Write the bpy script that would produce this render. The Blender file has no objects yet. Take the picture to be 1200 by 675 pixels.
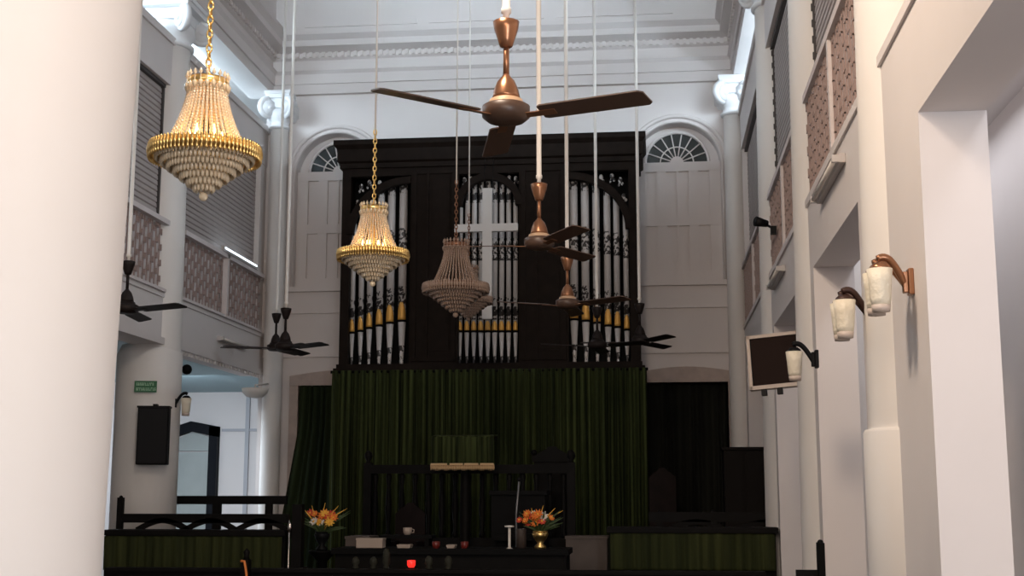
import bpy, bmesh, math, random
from mathutils import Vector, Matrix
random.seed(7)
sc = bpy.context.scene
COL = sc.collection
PI = math.pi
# ------------------------------------------------------------------ camera
H = 1.6
YAW, PITCH, ROLL, FPX = .11, .1605, .0006, 1522.8
_cy, _sy, _cp, _sp = math.cos(YAW), math.sin(YAW), math.cos(PITCH), math.sin(PITCH)
CF = Vector((-_sy*_cp, _cy*_cp, _sp)); _r = Vector((_cy, _sy, 0)); _u = _r.cross(CF)
CR = _r*math.cos(ROLL)+_u*math.sin(ROLL); CU = _u*math.cos(ROLL)-_r*math.sin(ROLL)
def at(px, py, ax, v):
    """point of the place seen at photo pixel px,py on the plane axis ax = v"""
    d = CF+CR*((px-600)/FPX)-CU*((py-337.5)/FPX); o = Vector((0, 0, H))
    return o+d*((v-o[ax])/d[ax])
X_, Y_, Z_ = 0, 1, 2
cam = bpy.data.cameras.new('camera'); co = bpy.data.objects.new('camera', cam); COL.objects.link(co)
cam.sensor_width = 36; cam.lens = FPX/1200*36; cam.clip_start = .05; cam.clip_end = 200
M = Matrix((CR, CU, -CF)).transposed().to_4x4(); M.translation = (0, 0, H); co.matrix_world = M
sc.camera = co
sc.view_settings.view_transform = 'Standard'; sc.view_settings.look = 'None'
sc.view_settings.gamma = 1; sc.view_settings.use_curve_mapping = False
sc.view_settings.exposure = 0.0
# ------------------------------------------------------------------ materials
MATS = {}
def mat(name, col, rough=.6, metal=0, noise=0, nscale=6, spec=.5, emit=None, es=0, trans=0, bump=0, bscale=60, sheen=0):
    if name in MATS: return MATS[name]
    m = bpy.data.materials.new(name); m.use_nodes = True; nt = m.node_tree
    b = nt.nodes['Principled BSDF']
    b.inputs['Base Color'].default_value = (*col, 1); b.inputs['Roughness'].default_value = rough
    b.inputs['Metallic'].default_value = metal; b.inputs['Specular IOR Level'].default_value = spec
    b.inputs['Transmission Weight'].default_value = trans
    if sheen: b.inputs['Sheen Weight'].default_value = sheen
    if emit: b.inputs['Emission Color'].default_value = (*emit, 1); b.inputs['Emission Strength'].default_value = es
    tc = nt.nodes.new('ShaderNodeTexCoord')
    if noise:
        n = nt.nodes.new('ShaderNodeTexNoise'); n.inputs['Scale'].default_value = nscale; n.inputs['Detail'].default_value = 5
        r = nt.nodes.new('ShaderNodeValToRGB')
        r.color_ramp.elements[0].position = .3; r.color_ramp.elements[1].position = .7
        r.color_ramp.elements[0].color = (*[c*(1-noise) for c in col], 1); r.color_ramp.elements[1].color = (*[min(1, c*(1+noise)) for c in col], 1)
        nt.links.new(tc.outputs['Object'], n.inputs['Vector']); nt.links.new(n.outputs['Fac'], r.inputs['Fac'])
        nt.links.new(r.outputs['Color'], b.inputs['Base Color'])
    if bump:
        n2 = nt.nodes.new('ShaderNodeTexNoise'); n2.inputs['Scale'].default_value = bscale
        bp = nt.nodes.new('ShaderNodeBump'); bp.inputs['Strength'].default_value = bump; bp.inputs['Distance'].default_value = .01
        nt.links.new(tc.outputs['Object'], n2.inputs['Vector']); nt.links.new(n2.outputs['Fac'], bp.inputs['Height'])
        nt.links.new(bp.outputs['Normal'], b.inputs['Normal'])
    MATS[name] = m; return m
WALL = mat('white_wall_paint', (.72, .675, .66), .75, noise=.025, nscale=1.5)
COLP = mat('white_column_paint', (.76, .73, .70), .65, noise=.02, nscale=2)
VOL = mat('white_plaster_capital', (.84, .86, .88), .55)
TAN = mat('stone_doorframe', (.46, .38, .34), .7, noise=.1, nscale=9)
FLOORM = mat('dark_floor', (.10, .085, .075), .5, noise=.2, nscale=3)
SHUT = mat('grey_slat_paint', (.40, .35, .335), .55, noise=.04, nscale=3)
DARKEDGE = mat('dark_channel', (.05, .045, .045), .5)
IRON = mat('brown_iron', (.33, .245, .225), .5)
PALE = mat('pale_board', (.68, .62, .61), .7, noise=.05, nscale=8)
WOOD = mat('black_brown_wood', (.013, .0085, .0065), .6, noise=.25, nscale=10, spec=.08)
FWOOD = mat('dark_furniture_wood', (.0045, .0038, .0035), .6, noise=.3, nscale=12, spec=.12)
RWOOD = mat('reddish_dark_wood', (.010, .005, .0045), .6, noise=.3, nscale=12, spec=.12)
GOLD = mat('gilt_brass', (.93, .64, .24), .28, metal=1)
GILT = mat('gold_leaf_paint', (.78, .43, .10), .45, metal=.25)
COPPER = mat('copper_enamel', (.34, .165, .09), .28, metal=.75)
CREAM = mat('cream_enamel', (.62, .42, .27), .4, metal=.3)
BLADE = mat('brown_fan_blade', (.075, .042, .028), .4)
DBLADE = mat('black_brown_fan', (.014, .009, .008), .5, spec=.2)
WROD = mat('white_painted_rod', (.82, .78, .73), .5)
BLACK = mat('black_matte', (.003, .003, .0032), .65, spec=.12)
BLKMET = mat('black_metal', (.006, .006, .007), .5, spec=.15)
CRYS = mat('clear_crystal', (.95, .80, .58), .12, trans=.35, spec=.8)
CRYSD = mat('brown_crystal', (.37, .26, .20), .35, trans=.1, spec=.5)  # browner, more opaque crystal used on the unlit chandeliers
COPGOLD = mat('brown_brass', (.25, .12, .07), .45, metal=.6)  # darker, browner brass used on the unlit chandeliers
BULB = mat('lit_bulb', (1, .8, .5), .4, emit=(1, .62, .22), es=9)
GLASSD = mat('dark_window_glass', (.03, .035, .035), .12, spec=.5)
CROSSM = mat('white_painted_cross', (.68, .66, .64), .5)
SHADE = mat('cream_ribbed_shade', (.76, .70, .57), .5, bump=.5, bscale=45)
SIGN = mat('green_sign', (.012, .13, .045), .4)
SIGNW = mat('pale_sign_lettering', (.45, .70, .50), .5)
FRINGE = mat('gold_fringe', (.62, .42, .22), .7)
ORANGE = mat('orange_petal', (.85, .22, .03), .6)
YELLOW = mat('yellow_petal', (.88, .48, .06), .6)
RED = mat('red_petal', (.65, .07, .03), .6)
WHITEP = mat('white_petal', (.80, .74, .66), .6)
LEAF = mat('green_leaf', (.05, .08, .025), .6)
REDGL = mat('red_lamp_glass', (.4, .01, .01), .25, emit=(1, .03, .02), es=1.2)
PAPER = mat('ivory_card', (.42, .34, .28), .7)
STONE = mat('grey_brown_panel', (.10, .078, .068), .7, noise=.15, nscale=6)
GREYP = mat('grey_green_panel', (.34, .37, .36), .6, noise=.06, nscale=3)
SCREEN = mat('dark_screen', (.022, .013, .011), .6, spec=.05)
BEIGE = mat('beige_frame', (.55, .46, .40), .5)
TUBE = mat('white_tube_casing', (.50, .47, .46), .5)
FIN = mat('grey_green_finial', (.028, .028, .020), .7, spec=.2)
ORW = mat('orange_varnish_highlight', (.85, .25, .05), .35)  # orange highlight colour for the pew post's varnished edge
def cloth_mat(name, c1, c2, scale):
    m = bpy.data.materials.new(name); m.use_nodes = True; nt = m.node_tree; b = nt.nodes['Principled BSDF']
    b.inputs['Roughness'].default_value = .8; b.inputs['Specular IOR Level'].default_value = .1
    tc = nt.nodes.new('ShaderNodeTexCoord'); mp = nt.nodes.new('ShaderNodeMapping'); mp.inputs['Scale'].default_value = (scale, scale, .35)
    n = nt.nodes.new('ShaderNodeTexNoise'); n.inputs['Scale'].default_value = 1; n.inputs['Detail'].default_value = 3
    r = nt.nodes.new('ShaderNodeValToRGB'); r.color_ramp.elements[0].position = .38; r.color_ramp.elements[1].position = .66
    r.color_ramp.elements[0].color = (*c1, 1); r.color_ramp.elements[1].color = (*c2, 1)
    nt.links.new(tc.outputs['Object'], mp.inputs['Vector']); nt.links.new(mp.outputs['Vector'], n.inputs['Vector'])
    nt.links.new(n.outputs['Fac'], r.inputs['Fac']); nt.links.new(r.outputs['Color'], b.inputs['Base Color'])
    return m
GREEN = cloth_mat('green_velvet', (.010, .014, .005), (.056, .072, .024), 26)  # brighter streaks in the colour imitate light catching the pleats
DGREEN = cloth_mat('dark_green_drape', (.008, .013, .006), (.024, .035, .014), 6)
DDRAPE = cloth_mat('blackish_drape', (.008, .008, .007), (.018, .019, .015), 6)
GREEN2 = cloth_mat('olive_green_cloth', (.022, .027, .010), (.045, .052, .018), 14)
def pipe_mat():
    """silver pipe metal with black painted scrollwork in three bands"""
    m = bpy.data.materials.new('silver_pipe_with_black_stencil'); m.use_nodes = True; nt = m.node_tree; L = nt.links.new
    b = nt.nodes['Principled BSDF']; b.inputs['Metallic'].default_value = .05; b.inputs['Roughness'].default_value = .4
    tc = nt.nodes.new('ShaderNodeTexCoord')
    v = nt.nodes.new('ShaderNodeTexVoronoi'); v.inputs['Scale'].default_value = 26
    n = nt.nodes.new('ShaderNodeTexNoise'); n.inputs['Scale'].default_value = 24; n.inputs['Detail'].default_value = 1
    L(tc.outputs['Object'], v.inputs['Vector']); L(tc.outputs['Object'], n.inputs['Vector'])
    s = nt.nodes.new('ShaderNodeSeparateXYZ'); L(tc.outputs['Object'], s.inputs[0])
    w = nt.nodes.new('ShaderNodeMath'); w.operation = 'PINGPONG'; w.inputs[1].default_value = .36
    ad = nt.nodes.new('ShaderNodeMath'); ad.inputs[1].default_value = .44; L(s.outputs['Z'], ad.inputs[0]); L(ad.outputs[0], w.inputs[0])
    lt = nt.nodes.new('ShaderNodeMath'); lt.operation = 'LESS_THAN'; lt.inputs[1].default_value = .14; L(w.outputs[0], lt.inputs[0])
    gt = nt.nodes.new('ShaderNodeMath'); gt.operation = 'GREATER_THAN'; gt.inputs[1].default_value = .49; L(n.outputs['Fac'], gt.inputs[0])
    mu = nt.nodes.new('ShaderNodeMath'); mu.operation = 'MULTIPLY'; L(lt.outputs[0], mu.inputs[0]); L(gt.outputs[0], mu.inputs[1])
    mx = nt.nodes.new('ShaderNodeMix'); mx.data_type = 'RGBA'; mx.inputs['A'].default_value = (.64, .615, .605, 1); mx.inputs['B'].default_value = (.05, .045, .045, 1)
    L(mu.outputs[0], mx.inputs['Factor']); L(mx.outputs['Result'], b.inputs['Base Color'])
    return m
PIPE = pipe_mat()
# ------------------------------------------------------------------ mesh builder
class MB:
    def __init__(s): s.v = []; s.f = []; s.sm = []
    def add(s, vs, fs, smooth=False, mx=None):
        n = len(s.v)
        for p in vs:
            p = Vector(p); s.v.append(mx @ p if mx else p)
        for f in fs: s.f.append([i+n for i in f]); s.sm.append(smooth)
        return s
    def box(s, a, b, mx=None):
        x0, x1 = sorted((a[0], b[0])); y0, y1 = sorted((a[1], b[1])); z0, z1 = sorted((a[2], b[2]))
        vs = [(x0,y0,z0),(x1,y0,z0),(x1,y1,z0),(x0,y1,z0),(x0,y0,z1),(x1,y0,z1),(x1,y1,z1),(x0,y1,z1)]
        return s.add(vs, [(3,2,1,0),(4,5,6,7),(0,1,5,4),(1,2,6,5),(2,3,7,6),(3,0,4,7)], False, mx)
    def lathe(s, prof, c=(0,0,0), n=24, mx=None, smooth=True):
        """prof: list of (radius, z)"""
        vs = []; fs = []
        for r, z in prof:
            for k in range(n):
                a = 2*PI*k/n; vs.append((c[0]+r*math.cos(a), c[1]+r*math.sin(a), c[2]+z))
        for i in range(len(prof)-1):
            for k in range(n):
                k2 = (k+1) % n; fs.append((i*n+k, i*n+k2, (i+1)*n+k2, (i+1)*n+k))
        fs.append(tuple(range(n-1, -1, -1))); m = (len(prof)-1)*n; fs.append(tuple(range(m, m+n)))
        return s.add(vs, fs, smooth, mx)
    def tube(s, pts, r, n=8, smooth=True):
        pts = [Vector(p) for p in pts]; R = r if isinstance(r, (list, tuple)) else [r]*len(pts)
        vs = []; fs = []
        up = None
        for i, p in enumerate(pts):
            t = (pts[min(i+1, len(pts)-1)]-pts[max(i-1, 0)]).normalized()
            if up is None: up = Vector((0, 0, 1)) if abs(t.z) < .9 else Vector((1, 0, 0))
            a = t.cross(up); a = a.normalized() if a.length > 1e-6 else t.orthogonal().normalized()
            b = a.cross(t).normalized(); up = b
            for k in range(n):
                w = 2*PI*k/n; vs.append(p+(a*math.cos(w)+b*math.sin(w))*R[i])
        for i in range(len(pts)-1):
            for k in range(n):
                k2 = (k+1) % n; fs.append((i*n+k, i*n+k2, (i+1)*n+k2, (i+1)*n+k))
        fs.append(tuple(range(n-1, -1, -1))); m = (len(pts)-1)*n; fs.append(tuple(range(m, m+n)))
        return s.add(vs, fs, smooth)
    def ball(s, c, r, n=10, sq=(1,1,1)):
        prof = [(max(1e-4, r*math.sin(PI*i/6)), -r*math.cos(PI*i/6)) for i in range(7)]
        mx = Matrix.Translation(c) @ Matrix.Diagonal((*sq, 1)); return s.lathe(prof, (0,0,0), n, mx)
    def prism(s, poly, d0, d1, axis='Y', smooth=False):
        """poly in the plane across axis; axis Y: (x,z); axis X: (y,z); axis Z: (x,y)"""
        def mk(p, d): return (p[0], d, p[1]) if axis == 'Y' else ((d, p[0], p[1]) if axis == 'X' else (p[0], p[1], d))
        n = len(poly); vs = [mk(p, d0) for p in poly]+[mk(p, d1) for p in poly]
        fs = [tuple(range(n)), tuple(range(2*n-1, n-1, -1))]+[(i, i+n, (i+1) % n+n, (i+1) % n) for i in range(n)]
        return s.add(vs, fs, smooth)
    def build(s, name, m, parent=None, loc=None, bevel=0):
        me = bpy.data.meshes.new(name); off = Vector(loc) if loc else Vector((0,0,0))
        me.from_pydata([p-off for p in s.v], [], s.f); me.update()
        bm = bmesh.new(); bm.from_mesh(me); bmesh.ops.recalc_face_normals(bm, faces=bm.faces)
        for f, q in zip(bm.faces, s.sm): f.smooth = q
        bm.to_mesh(me); bm.free()
        me.materials.append(m); o = bpy.data.objects.new(name, me); COL.objects.link(o)
        if loc: o.location = loc
        if parent: o.parent = parent
        if bevel:
            b = o.modifiers.new('edge_bevel', 'BEVEL'); b.width = bevel; b.segments = 2; b.limit_method = 'ANGLE'
        return o
def holes(name, outer, hs, y0, y1, m, parent=None):
    """plate in XZ with holes, between y0 and y1"""
    cu = bpy.data.curves.new(name, 'CURVE'); cu.dimensions = '2D'; cu.fill_mode = 'BOTH'; cu.extrude = abs(y1-y0)/2
    for poly in [outer]+hs:
        sp = cu.splines.new('POLY'); sp.points.add(len(poly)-1); sp.use_cyclic_u = True
        for i, (x, z) in enumerate(poly): sp.points[i].co = (x, z, 0, 1)
    t = bpy.data.objects.new('t', cu); COL.objects.link(t)
    dg = bpy.context.evaluated_depsgraph_get(); me = bpy.data.meshes.new_from_object(t.evaluated_get(dg))
    bpy.data.objects.remove(t); bpy.data.curves.remove(cu)
    ym = (y0+y1)/2
    for v in me.vertices: v.co = Vector((v.co.x, ym-v.co.z, v.co.y))
    me.name = name; me.materials.clear(); me.materials.append(m)
    o = bpy.data.objects.new(name, me); COL.objects.link(o)
    if parent: o.parent = parent
    return o
def tag(o, label=None, cat=None, group=None, kind=None):
    if label: o['label'] = label
    if cat: o['category'] = cat
    if group: o['group'] = group
    if kind: o['kind'] = kind
    return o
def thing(name, loc, label, cat, group=None, rz=0):
    o = bpy.data.objects.new(name, None); o.empty_display_size = .1; COL.objects.link(o); o.location = loc; o.rotation_euler.z = rz
    return tag(o, label, cat, group)
def struct(o, label): return tag(o, label, 'building', None, 'structure')
def rect(x0, x1, z0, z1): return [(x0, z0), (x1, z0), (x1, z1), (x0, z1)]
# ------------------------------------------------------------------ the building
XL, XR = -4.95, 1.08          # nave faces of the two arcades
CL, CRX = XL-.15, XR+.18      # column centres
YB = 16.0
ZP, ZR, ZRT, ZS, ZG, ZE, ZC = 3.15, 3.66, 4.40, 5.85, 6.37, 6.80, 8.45   # parapet bottom, rail bottom, rail top, shutter top, gap bottom, entablature, ceiling
YCL = [12.78]; YCR = [6.22, 9.25, 12.28]
struct(MB().box((-7.8, -2, -.1), (2.9, 19.7, 0)).build('floor', FLOORM), 'dark church floor')
struct(MB().box((XL-.25, 11.3, 0), (XR+.2, YB+.1, .45)).build('trim_9', FLOORM), 'raised chancel step')
struct(MB().box((-7.8, 1.0, ZC), (2.9, YB+.4, ZC+.1)).build('ceiling', WALL), 'white nave ceiling')
def arch(cx, hw, z0, zs, n=24):
    p = [(cx-hw, z0), (cx+hw, z0)]
    for i in range(n+1):
        a = PI*i/n; p.append((cx+hw*math.cos(a), zs+hw*math.sin(a)))
    return p
NL, NR, NH, NZ0, NZS = -4.05, .32, .54, 4.27, 5.74
DL = (-4.47, -3.30, .3, 3.0); DR = (-.13, .88, .3, 3.0)
struct(holes('wall_back', rect(XL-.05, XR+.05, 0, ZC), [arch(NL, NH, NZ0, NZS), arch(NR, NH, NZ0, NZS), rect(*DL), rect(*DR)], YB, YB+.3, WALL), 'white end wall behind the organ')
struct(MB().box((XL-.05, YB+.3, 0), (XR+.05, YB+.36, ZC)).build('wall_back_lining', WALL), 'back of the niches in the end wall')
# niches: fanlight over panelled blind shutters
for i, cx in enumerate((NL, NR)):
    w = MB().box((cx-NH, YB+.14, NZ0), (cx+NH, YB+.2, NZS+.05)); w2 = arch(cx, NH-.001, NZS, NZS)
    w.prism(w2, YB+.18, YB+.2)
    w.box((cx-NH, YB+.10, NZ0), (cx+NH, YB+.14, NZ0+.12)).box((cx-NH, YB+.10, NZS-.06), (cx+NH, YB+.14, NZS+.06))
    w.box((cx-NH, YB+.10, 4.98), (cx+NH, YB+.14, 5.10))
    for x0, x1 in ((-NH, -NH+.14), (-.26, -.14), (-.012, .012), (.14, .26), (NH-.14, NH)): w.box((cx+x0, YB+.104, NZ0+.001), (cx+x1, YB+.141, NZS+.001))
    wo = struct(w.build('window_%d' % (i+1), WALL), 'arched niche with fanlight and panelled leaves')
    R = .385; zc = 5.80
    fr = MB()
    outer = [(cx+(R+.05)*math.cos(PI*k/24), zc+(R+.05)*math.sin(PI*k/24)) for k in range(25)]
    g = MB().prism([(cx+R*math.cos(PI*k/24), zc+R*math.sin(PI*k/24)) for k in range(25)], YB+.165, YB+.175).build('fanlight_glass', GLASSD, wo)
    for rr, th in ((R+.015, .022), (.21, .009)):
        fr.tube([(cx+rr*math.cos(PI*k/24), YB+.155, zc+rr*math.sin(PI*k/24)) for k in range(25)], th, 6)
    for k in range(1, 9):
        a = PI*k/9; fr.tube([(cx+.06*math.cos(a), YB+.155, zc+.06*math.sin(a)), (cx+R*math.cos(a), YB+.155, zc+R*math.sin(a))], .009, 6)
    fr.prism([(cx+.085*math.cos(PI*k/12), zc+.085*math.sin(PI*k/12)) for k in range(13)], YB+.14, YB+.17)
    fr.box((cx-R-.05, YB+.13, zc-.03), (cx+R+.05, YB+.17, zc))
    fr.build('fanlight_bars', WALL, wo)
    # archivolt
    t = MB()
    for rr, th in ((NH+.02, .018), (NH+.09, .03)):
        t.tube([(cx+rr, YB, NZ0), *[(cx+rr*math.cos(PI*k/28), YB-.005, NZS+rr*math.sin(PI*k/28)) for k in range(29)], (cx-rr, YB, NZ0)], th, 8)
    struct(t.build('trim_%d' % (i+1), WALL), 'moulding around the arched niche')
# ledges and string courses of the end wall
t = MB()
for z, h, d in ((NZ0-.07, .06, .05), (NZ0-.35, .03, .025), (3.36, .03, .03)):
    t.box((XL, YB-d, z), (XR, YB+.02, z+h))
struct(t.build('trim_3', WALL), 'string courses on the end wall')
def entab_profile():
    """(projection into the nave, z) from bottom to top"""
    return [(-.30, ZE), (.05, ZE), (.05, ZE+.13), (.075, ZE+.13), (.075, ZE+.26), (.11, ZE+.30), (.03, ZE+.32), (.03, ZE+.46), (.07, ZE+.48), (.07, ZE+.55), (.14, ZE+.58), (.20, ZE+.60), (.20, ZE+.68), (.26, ZE+.74), (.26, ZE+.79), (.06, ZE+.82), (.06, ZC), (-.30, ZC)]
for n, (x, s) in enumerate(((XL, 1), (XR, -1))):
    e = MB().prism([(x+s*p, z) for p, z in entab_profile()], 1.0, YB+.05, 'Y')
    y = 1.1
    while y < YB-.2: e.box((x+s*.03, y, ZE+.49), (x+s*.105, y+.05, ZE+.55)); y += .1
    struct(e.build('trim_%d' % (4+n), WALL), 'deep moulded entablature over the %s arcade' % ('left', 'right')[n])
e = MB().prism([(YB-p-.02, z) for p, z in entab_profile()], XL-.05, XR+.05, 'X')
x = XL+.1
while x < XR-.1: e.box((x, YB-.125, ZE+.485), (x+.04, YB-.04, ZE+.55)); x += .085
# coffer frames on the wall above
for x0 in (-4.5, -2.85, -1.2): e.box((x0, YB-.10, ZE+.9), (x0+1.5, YB-.06, ZE+.96))
struct(e.build('trim_6', WALL), 'cornice with dentils across the end wall')
# tan door frames with shallow arched heads
for n, (x0, x1, z0, z1) in enumerate((DL, DR)):
    f = MB(); wj = .11
    for a, b in ((x0-wj, x0), (x1, x1+wj)): f.box((a, YB-.05, .45), (b, YB+.1, z1+.02))
    xm = (x0+x1)/2; poly = [(x0-wj, z1), (x1+wj, z1)]+[(x1+wj-(x1-x0+2*wj)*k/12, z1+.12+.07*math.sin(PI*k/12)) for k in range(13)]
    f.prism(poly, YB-.06, YB+.1)
    struct(f.build('door_%d' % (n+1), TAN), 'stone coloured frame of the %s doorway' % ('left', 'right')[n])
# outer walls of the aisles and galleries
struct(MB().box((2.08, -1, 0), (2.25, 18, 3.95)).box((2.7, -1, 3.9), (2.85, 19.6, 7.6)).build('wall_right', WALL), 'white outer wall of the right aisle')
struct(MB().box((-7.75, 2, 0), (-7.6, 19.6, 7.6)).build('wall_left', WALL), 'white outer wall of the left aisle')
struct(MB().box((-7.6, 19.5, 0), (XL-.05, 19.65, 7.6)).box((XR+.05, 18, 0), (2.7, 18.15, 7.6)).build('wall_back_aisles', WALL), 'end walls of the aisles')
struct(MB().box((-7.6, 2, 3.22), (XL-.26, 19.5, 3.5)).build('trim_7', mat('pale_teal_ceiling', (.34, .46, .50), .7)), 'ceiling of the left aisle under the gallery')
struct(MB().box((XR+.26, -1, 3.88), (2.7, 18, 4.0)).build('trim_8', WALL), 'ceiling of the right aisle under the gallery')
struct(MB().box((-7.6, 2, 7.5), (XL-.30, 19.5, 7.6)).box((XR+.30, -1, 7.5), (2.7, 18, 7.6)).build('ceiling_galleries', WALL), 'gallery ceilings')
# right arcade: wall with openings below, parapet and lintel
for side, x, s, y0, spans in (('right', XR, 1, 1.2, [(5.25, 6.87), (8.86, 9.86), (11.9, 12.9), (15.5, YB)]), ('left', XL, -1, 6.0, [])):
    p = MB()
    p.box((x, y0, ZP), (x+s*.27, YB, ZR))                                  # parapet beam
    p.box((x-s*.015, y0, ZR-.05), (x+s*.1, YB, ZR+.001))
    for a, b in spans: p.box((x, a, 0), (x+s*.27, b, ZP))
    p.box((x+s*.02, y0, ZS), (x+s*.25, YB, ZG))                            # lintel over the shutters
    p.box((x+s*.03, YB-.24, ZR), (x+s*.26, YB, ZS))
    p.box((x-s*.005, y0, ZG-.08), (x+s*.25, YB, ZG))
    if side == 'left':
        p.box((x-s*.03, y0, ZP-.02), (x+s*.28, YB, ZP+.05)); y = 12.95
        while y < YB-.1: p.box((x-s*.015, y, ZP-.06), (x+s*.02, y+.05, ZP-.02)); y += .1
    struct(p.build('wall_%s_arcade' % side, WALL), 'white gallery front and piers of the %s arcade' % side)
# ------------------------------------------------------------------ columns
def spiral(mb, c, u, r0, turns=1.9, th=.03, flip=1):
    """a coil in the vertical plane of unit vector u"""
    pts = []; rr = []
    n = 34
    for i in range(n):
        t = i/(n-1); a = PI/2-flip*2*PI*turns*t; r = r0*(1-.86*t)
        pts.append(Vector(c)+Vector(u)*(r*math.cos(a))+Vector((0, 0, r*math.sin(a)))); rr.append(th*(1-.55*t))
    mb.tube(pts, rr, 8)
def column(x, y, label, r0=.28, r1=.235, z0=0.0, capital=True, group='giant columns of the nave', cs=1.0):
    c = thing('column', (x, y, z0), label, 'column', group)
    top = 6.30
    b = MB().lathe([(r0*1.32, 0), (r0*1.32, .12), (r0*1.2, .14), (r0*1.24, .2), (r0*1.1, .26), (r0, .3)], n=32); b.build('base', COLP, c)
    pr = [(r0, .3)]
    zt = top-z0 if capital else ZC-z0
    for k in range(1, 13):
        t = k/12; pr.append((r0-(r0-r1)*t**1.5, .3+(zt-.3)*t))
    MB().lathe(pr, n=48).build('shaft', COLP, c)
    if capital:
        k = MB().lathe([(r1, 0), (r1+.035, .01), (r1+.035, .04), (r1+.005, .05), (r1+.005, .1), (r1+.05, .16), (r1+.04, .24), (r1, .28)], (0, 0, top-z0), 32)
        zz = top-z0+.40
        k.box((-.32*cs, -.32*cs, zz), (.32*cs, .32*cs, zz+.05)).box((-.34*cs, -.34*cs, zz+.051), (.34*cs, .34*cs, ZE-z0-.003)); k.box((-.24*cs, -.24*cs, zz-.12), (.24*cs, .24*cs, zz-.001))
        ko = k.build('capital', VOL, c)
        for a in (PI/4, 3*PI/4, 5*PI/4, 7*PI/4):
            u = Vector((math.cos(a), math.sin(a), 0)); v = MB()
            cc = u*.35*cs+Vector((0, 0, zz-.135))
            spiral(v, cc, u, .13, th=.045, flip=-1 if False else 1)
            # eye and drum of the scroll
            w = Vector((-u.y, u.x, 0)); v.tube([cc-w*.055, cc+w*.055], .10, 14); v.tube([cc-w*.075, cc+w*.075], .035, 10)
            v.build('volute', VOL, ko)
    return c
lc = column(CL, YCL[0], 'white giant column on the left carrying the green sign and black speaker')
MB().lathe([(.325, 0), (.325, 3.05), (.28, 3.14)], (-.045, 0, 0), n=48).build('pedestal', COLP, lc)
column(XL+.17, YB-.13, 'slim white column in the left back corner beside the left arched niche', .125, .11, cs=.5)
c4 = column(CRX, YCR[0], 'near right white column with the copper double wall lamp beside it')
MB().lathe([(.30, 0), (.30, 1.90), (.292, 1.915), (.27, 1.92)], n=40).build('pedestal', COLP, c4)
column(CRX, YCR[1], 'white right column behind the dark wall lamps, next to the tilted screen')
column(CRX, YCR[2], 'white right column with its scroll capital at the top edge, behind the tilted screen')
column(XR-.07, YB-.13, 'slim white column in the right back corner beside the right niche', .125, .11, cs=.5)
def near_column(x, y, label):
    c = thing('column', (x, y, 0), label, 'column')
    MB().lathe([(.40, 0), (.40, .12), (.36, .14), (.37, .2), (.30, .26), (.27, .32)], n=40).build('base', COLP, c)
    MB().lathe([(.27, .32)]+[(.262+.0205*z, z) for z in (.8, 1.2, 1.6, 2.0, 2.4, 2.8, 3.2)]+[(.33, 4), (.33, ZC)], n=64).build('shaft', COLP, c)
    return c
nc = near_column(-1.447, 2.6, 'huge smooth white column filling the left edge of the picture')
# ------------------------------------------------------------------ gallery railings and shutters
def railing(x, s, ya, yb, label):
    t = thing('gallery_railing', (x, (ya+yb)/2, ZR), label, 'railing', 'gallery railings'); L = (yb-ya)/2; h = ZRT-ZR
    MB().box((-.015, -L, h-.05), (.05, L, h)).box((0, -L, 0), (.04, L, .03)).build('rail', IRON if False else PALE, t)
    MB().box((s*.05, -L, .03), (s*.06, L, h-.05)).build('backing_panel', PALE, t)
    g = MB(); y = -L+.04
    k = 0
    while y < L-.02:
        g.box((.012*s, y, .03), (.024*s, y+.010, h-.05))
        for j in range(4):
            zc = .10+j*.16+(.06 if k % 2 else 0)
            g.box((.010*s, y, zc), (.026*s, y+.055, zc+.010)); g.box((.009*s, y+.046, zc), (.027*s, y+.056, zc+.065))
        y += .10; k += 1
    g.build('fretwork', IRON, t)
    p = MB(); p.box((-.01, -.03, 0), (.05, .03, h)); p.build('post', PALE, t)
def shutter(x, s, ya, yb, label):
    t = thing('rolling_shutter', (x, (ya+yb)/2, ZR), label, 'shutter', 'slatted shutters above the railings'); L = (yb-ya)/2; h = ZS-ZR
    prof = [(s*.03, 0)]; z = 0
    while z < h-.06:
        prof += [(0, z+.008), (s*.004, z+.05), (s*.016, z+.055)]; z += .058
    prof += [(0, h), (s*.03, h)]
    MB().prism(prof, -L+.03, L-.03, 'Y').build('slat_curtain', SHUT, t)
    for y in (-L, L-.03):
        g = MB().box((-.012*1, y, 0), (.02, y+.03, h)); z = .05
        while z < h: g.box((-.022*1, y+.004, z), (.0, y+.026, z+.05)); z += .12
        g.build('guide', DARKEDGE, t)
    MB().box((-.03, -L, h-.035), (.03, L, h)).build('head_bar', DARKEDGE, t)
e = .235
railing(XL, -1, 9.6, YCL[0]-e, 'brown fretwork gallery railing behind the large white foreground column')
railing(XL, -1, YCL[0]+e, YB-.20, 'brown fretwork gallery railing of the left bay next to the end wall')
shutter(XL-.09, -1, 9.6, YCL[0]-e, 'grey slatted shutter beside the large white foreground column')
shutter(XL-.09, -1, YCL[0]+e, YB-.20, 'grey slatted shutter behind the big lit chandelier, next to the end wall')
rb = [(YCR[0]+e, YCR[1]-e), (YCR[1]+e, YCR[2]-e), (YCR[2]+e, YB-.20)]
rl = ['nearest brown fretwork gallery railing on the right, above the first tube light', 'brown fretwork gallery railing on the right above the small black spotlight', 'farthest brown fretwork gallery railing on the right, beside the end wall']
sl = ['nearest grey slatted shutter on the right, at the top edge of the picture', 'narrow-looking grey shutter on the right above the small black spotlight', 'farthest grey shutter on the right, beside the end wall']
for (a, b), q, w in zip(rb, rl, sl): railing(XR, 1, a, b, q); shutter(XR+.09, 1, a, b, w)
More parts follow.
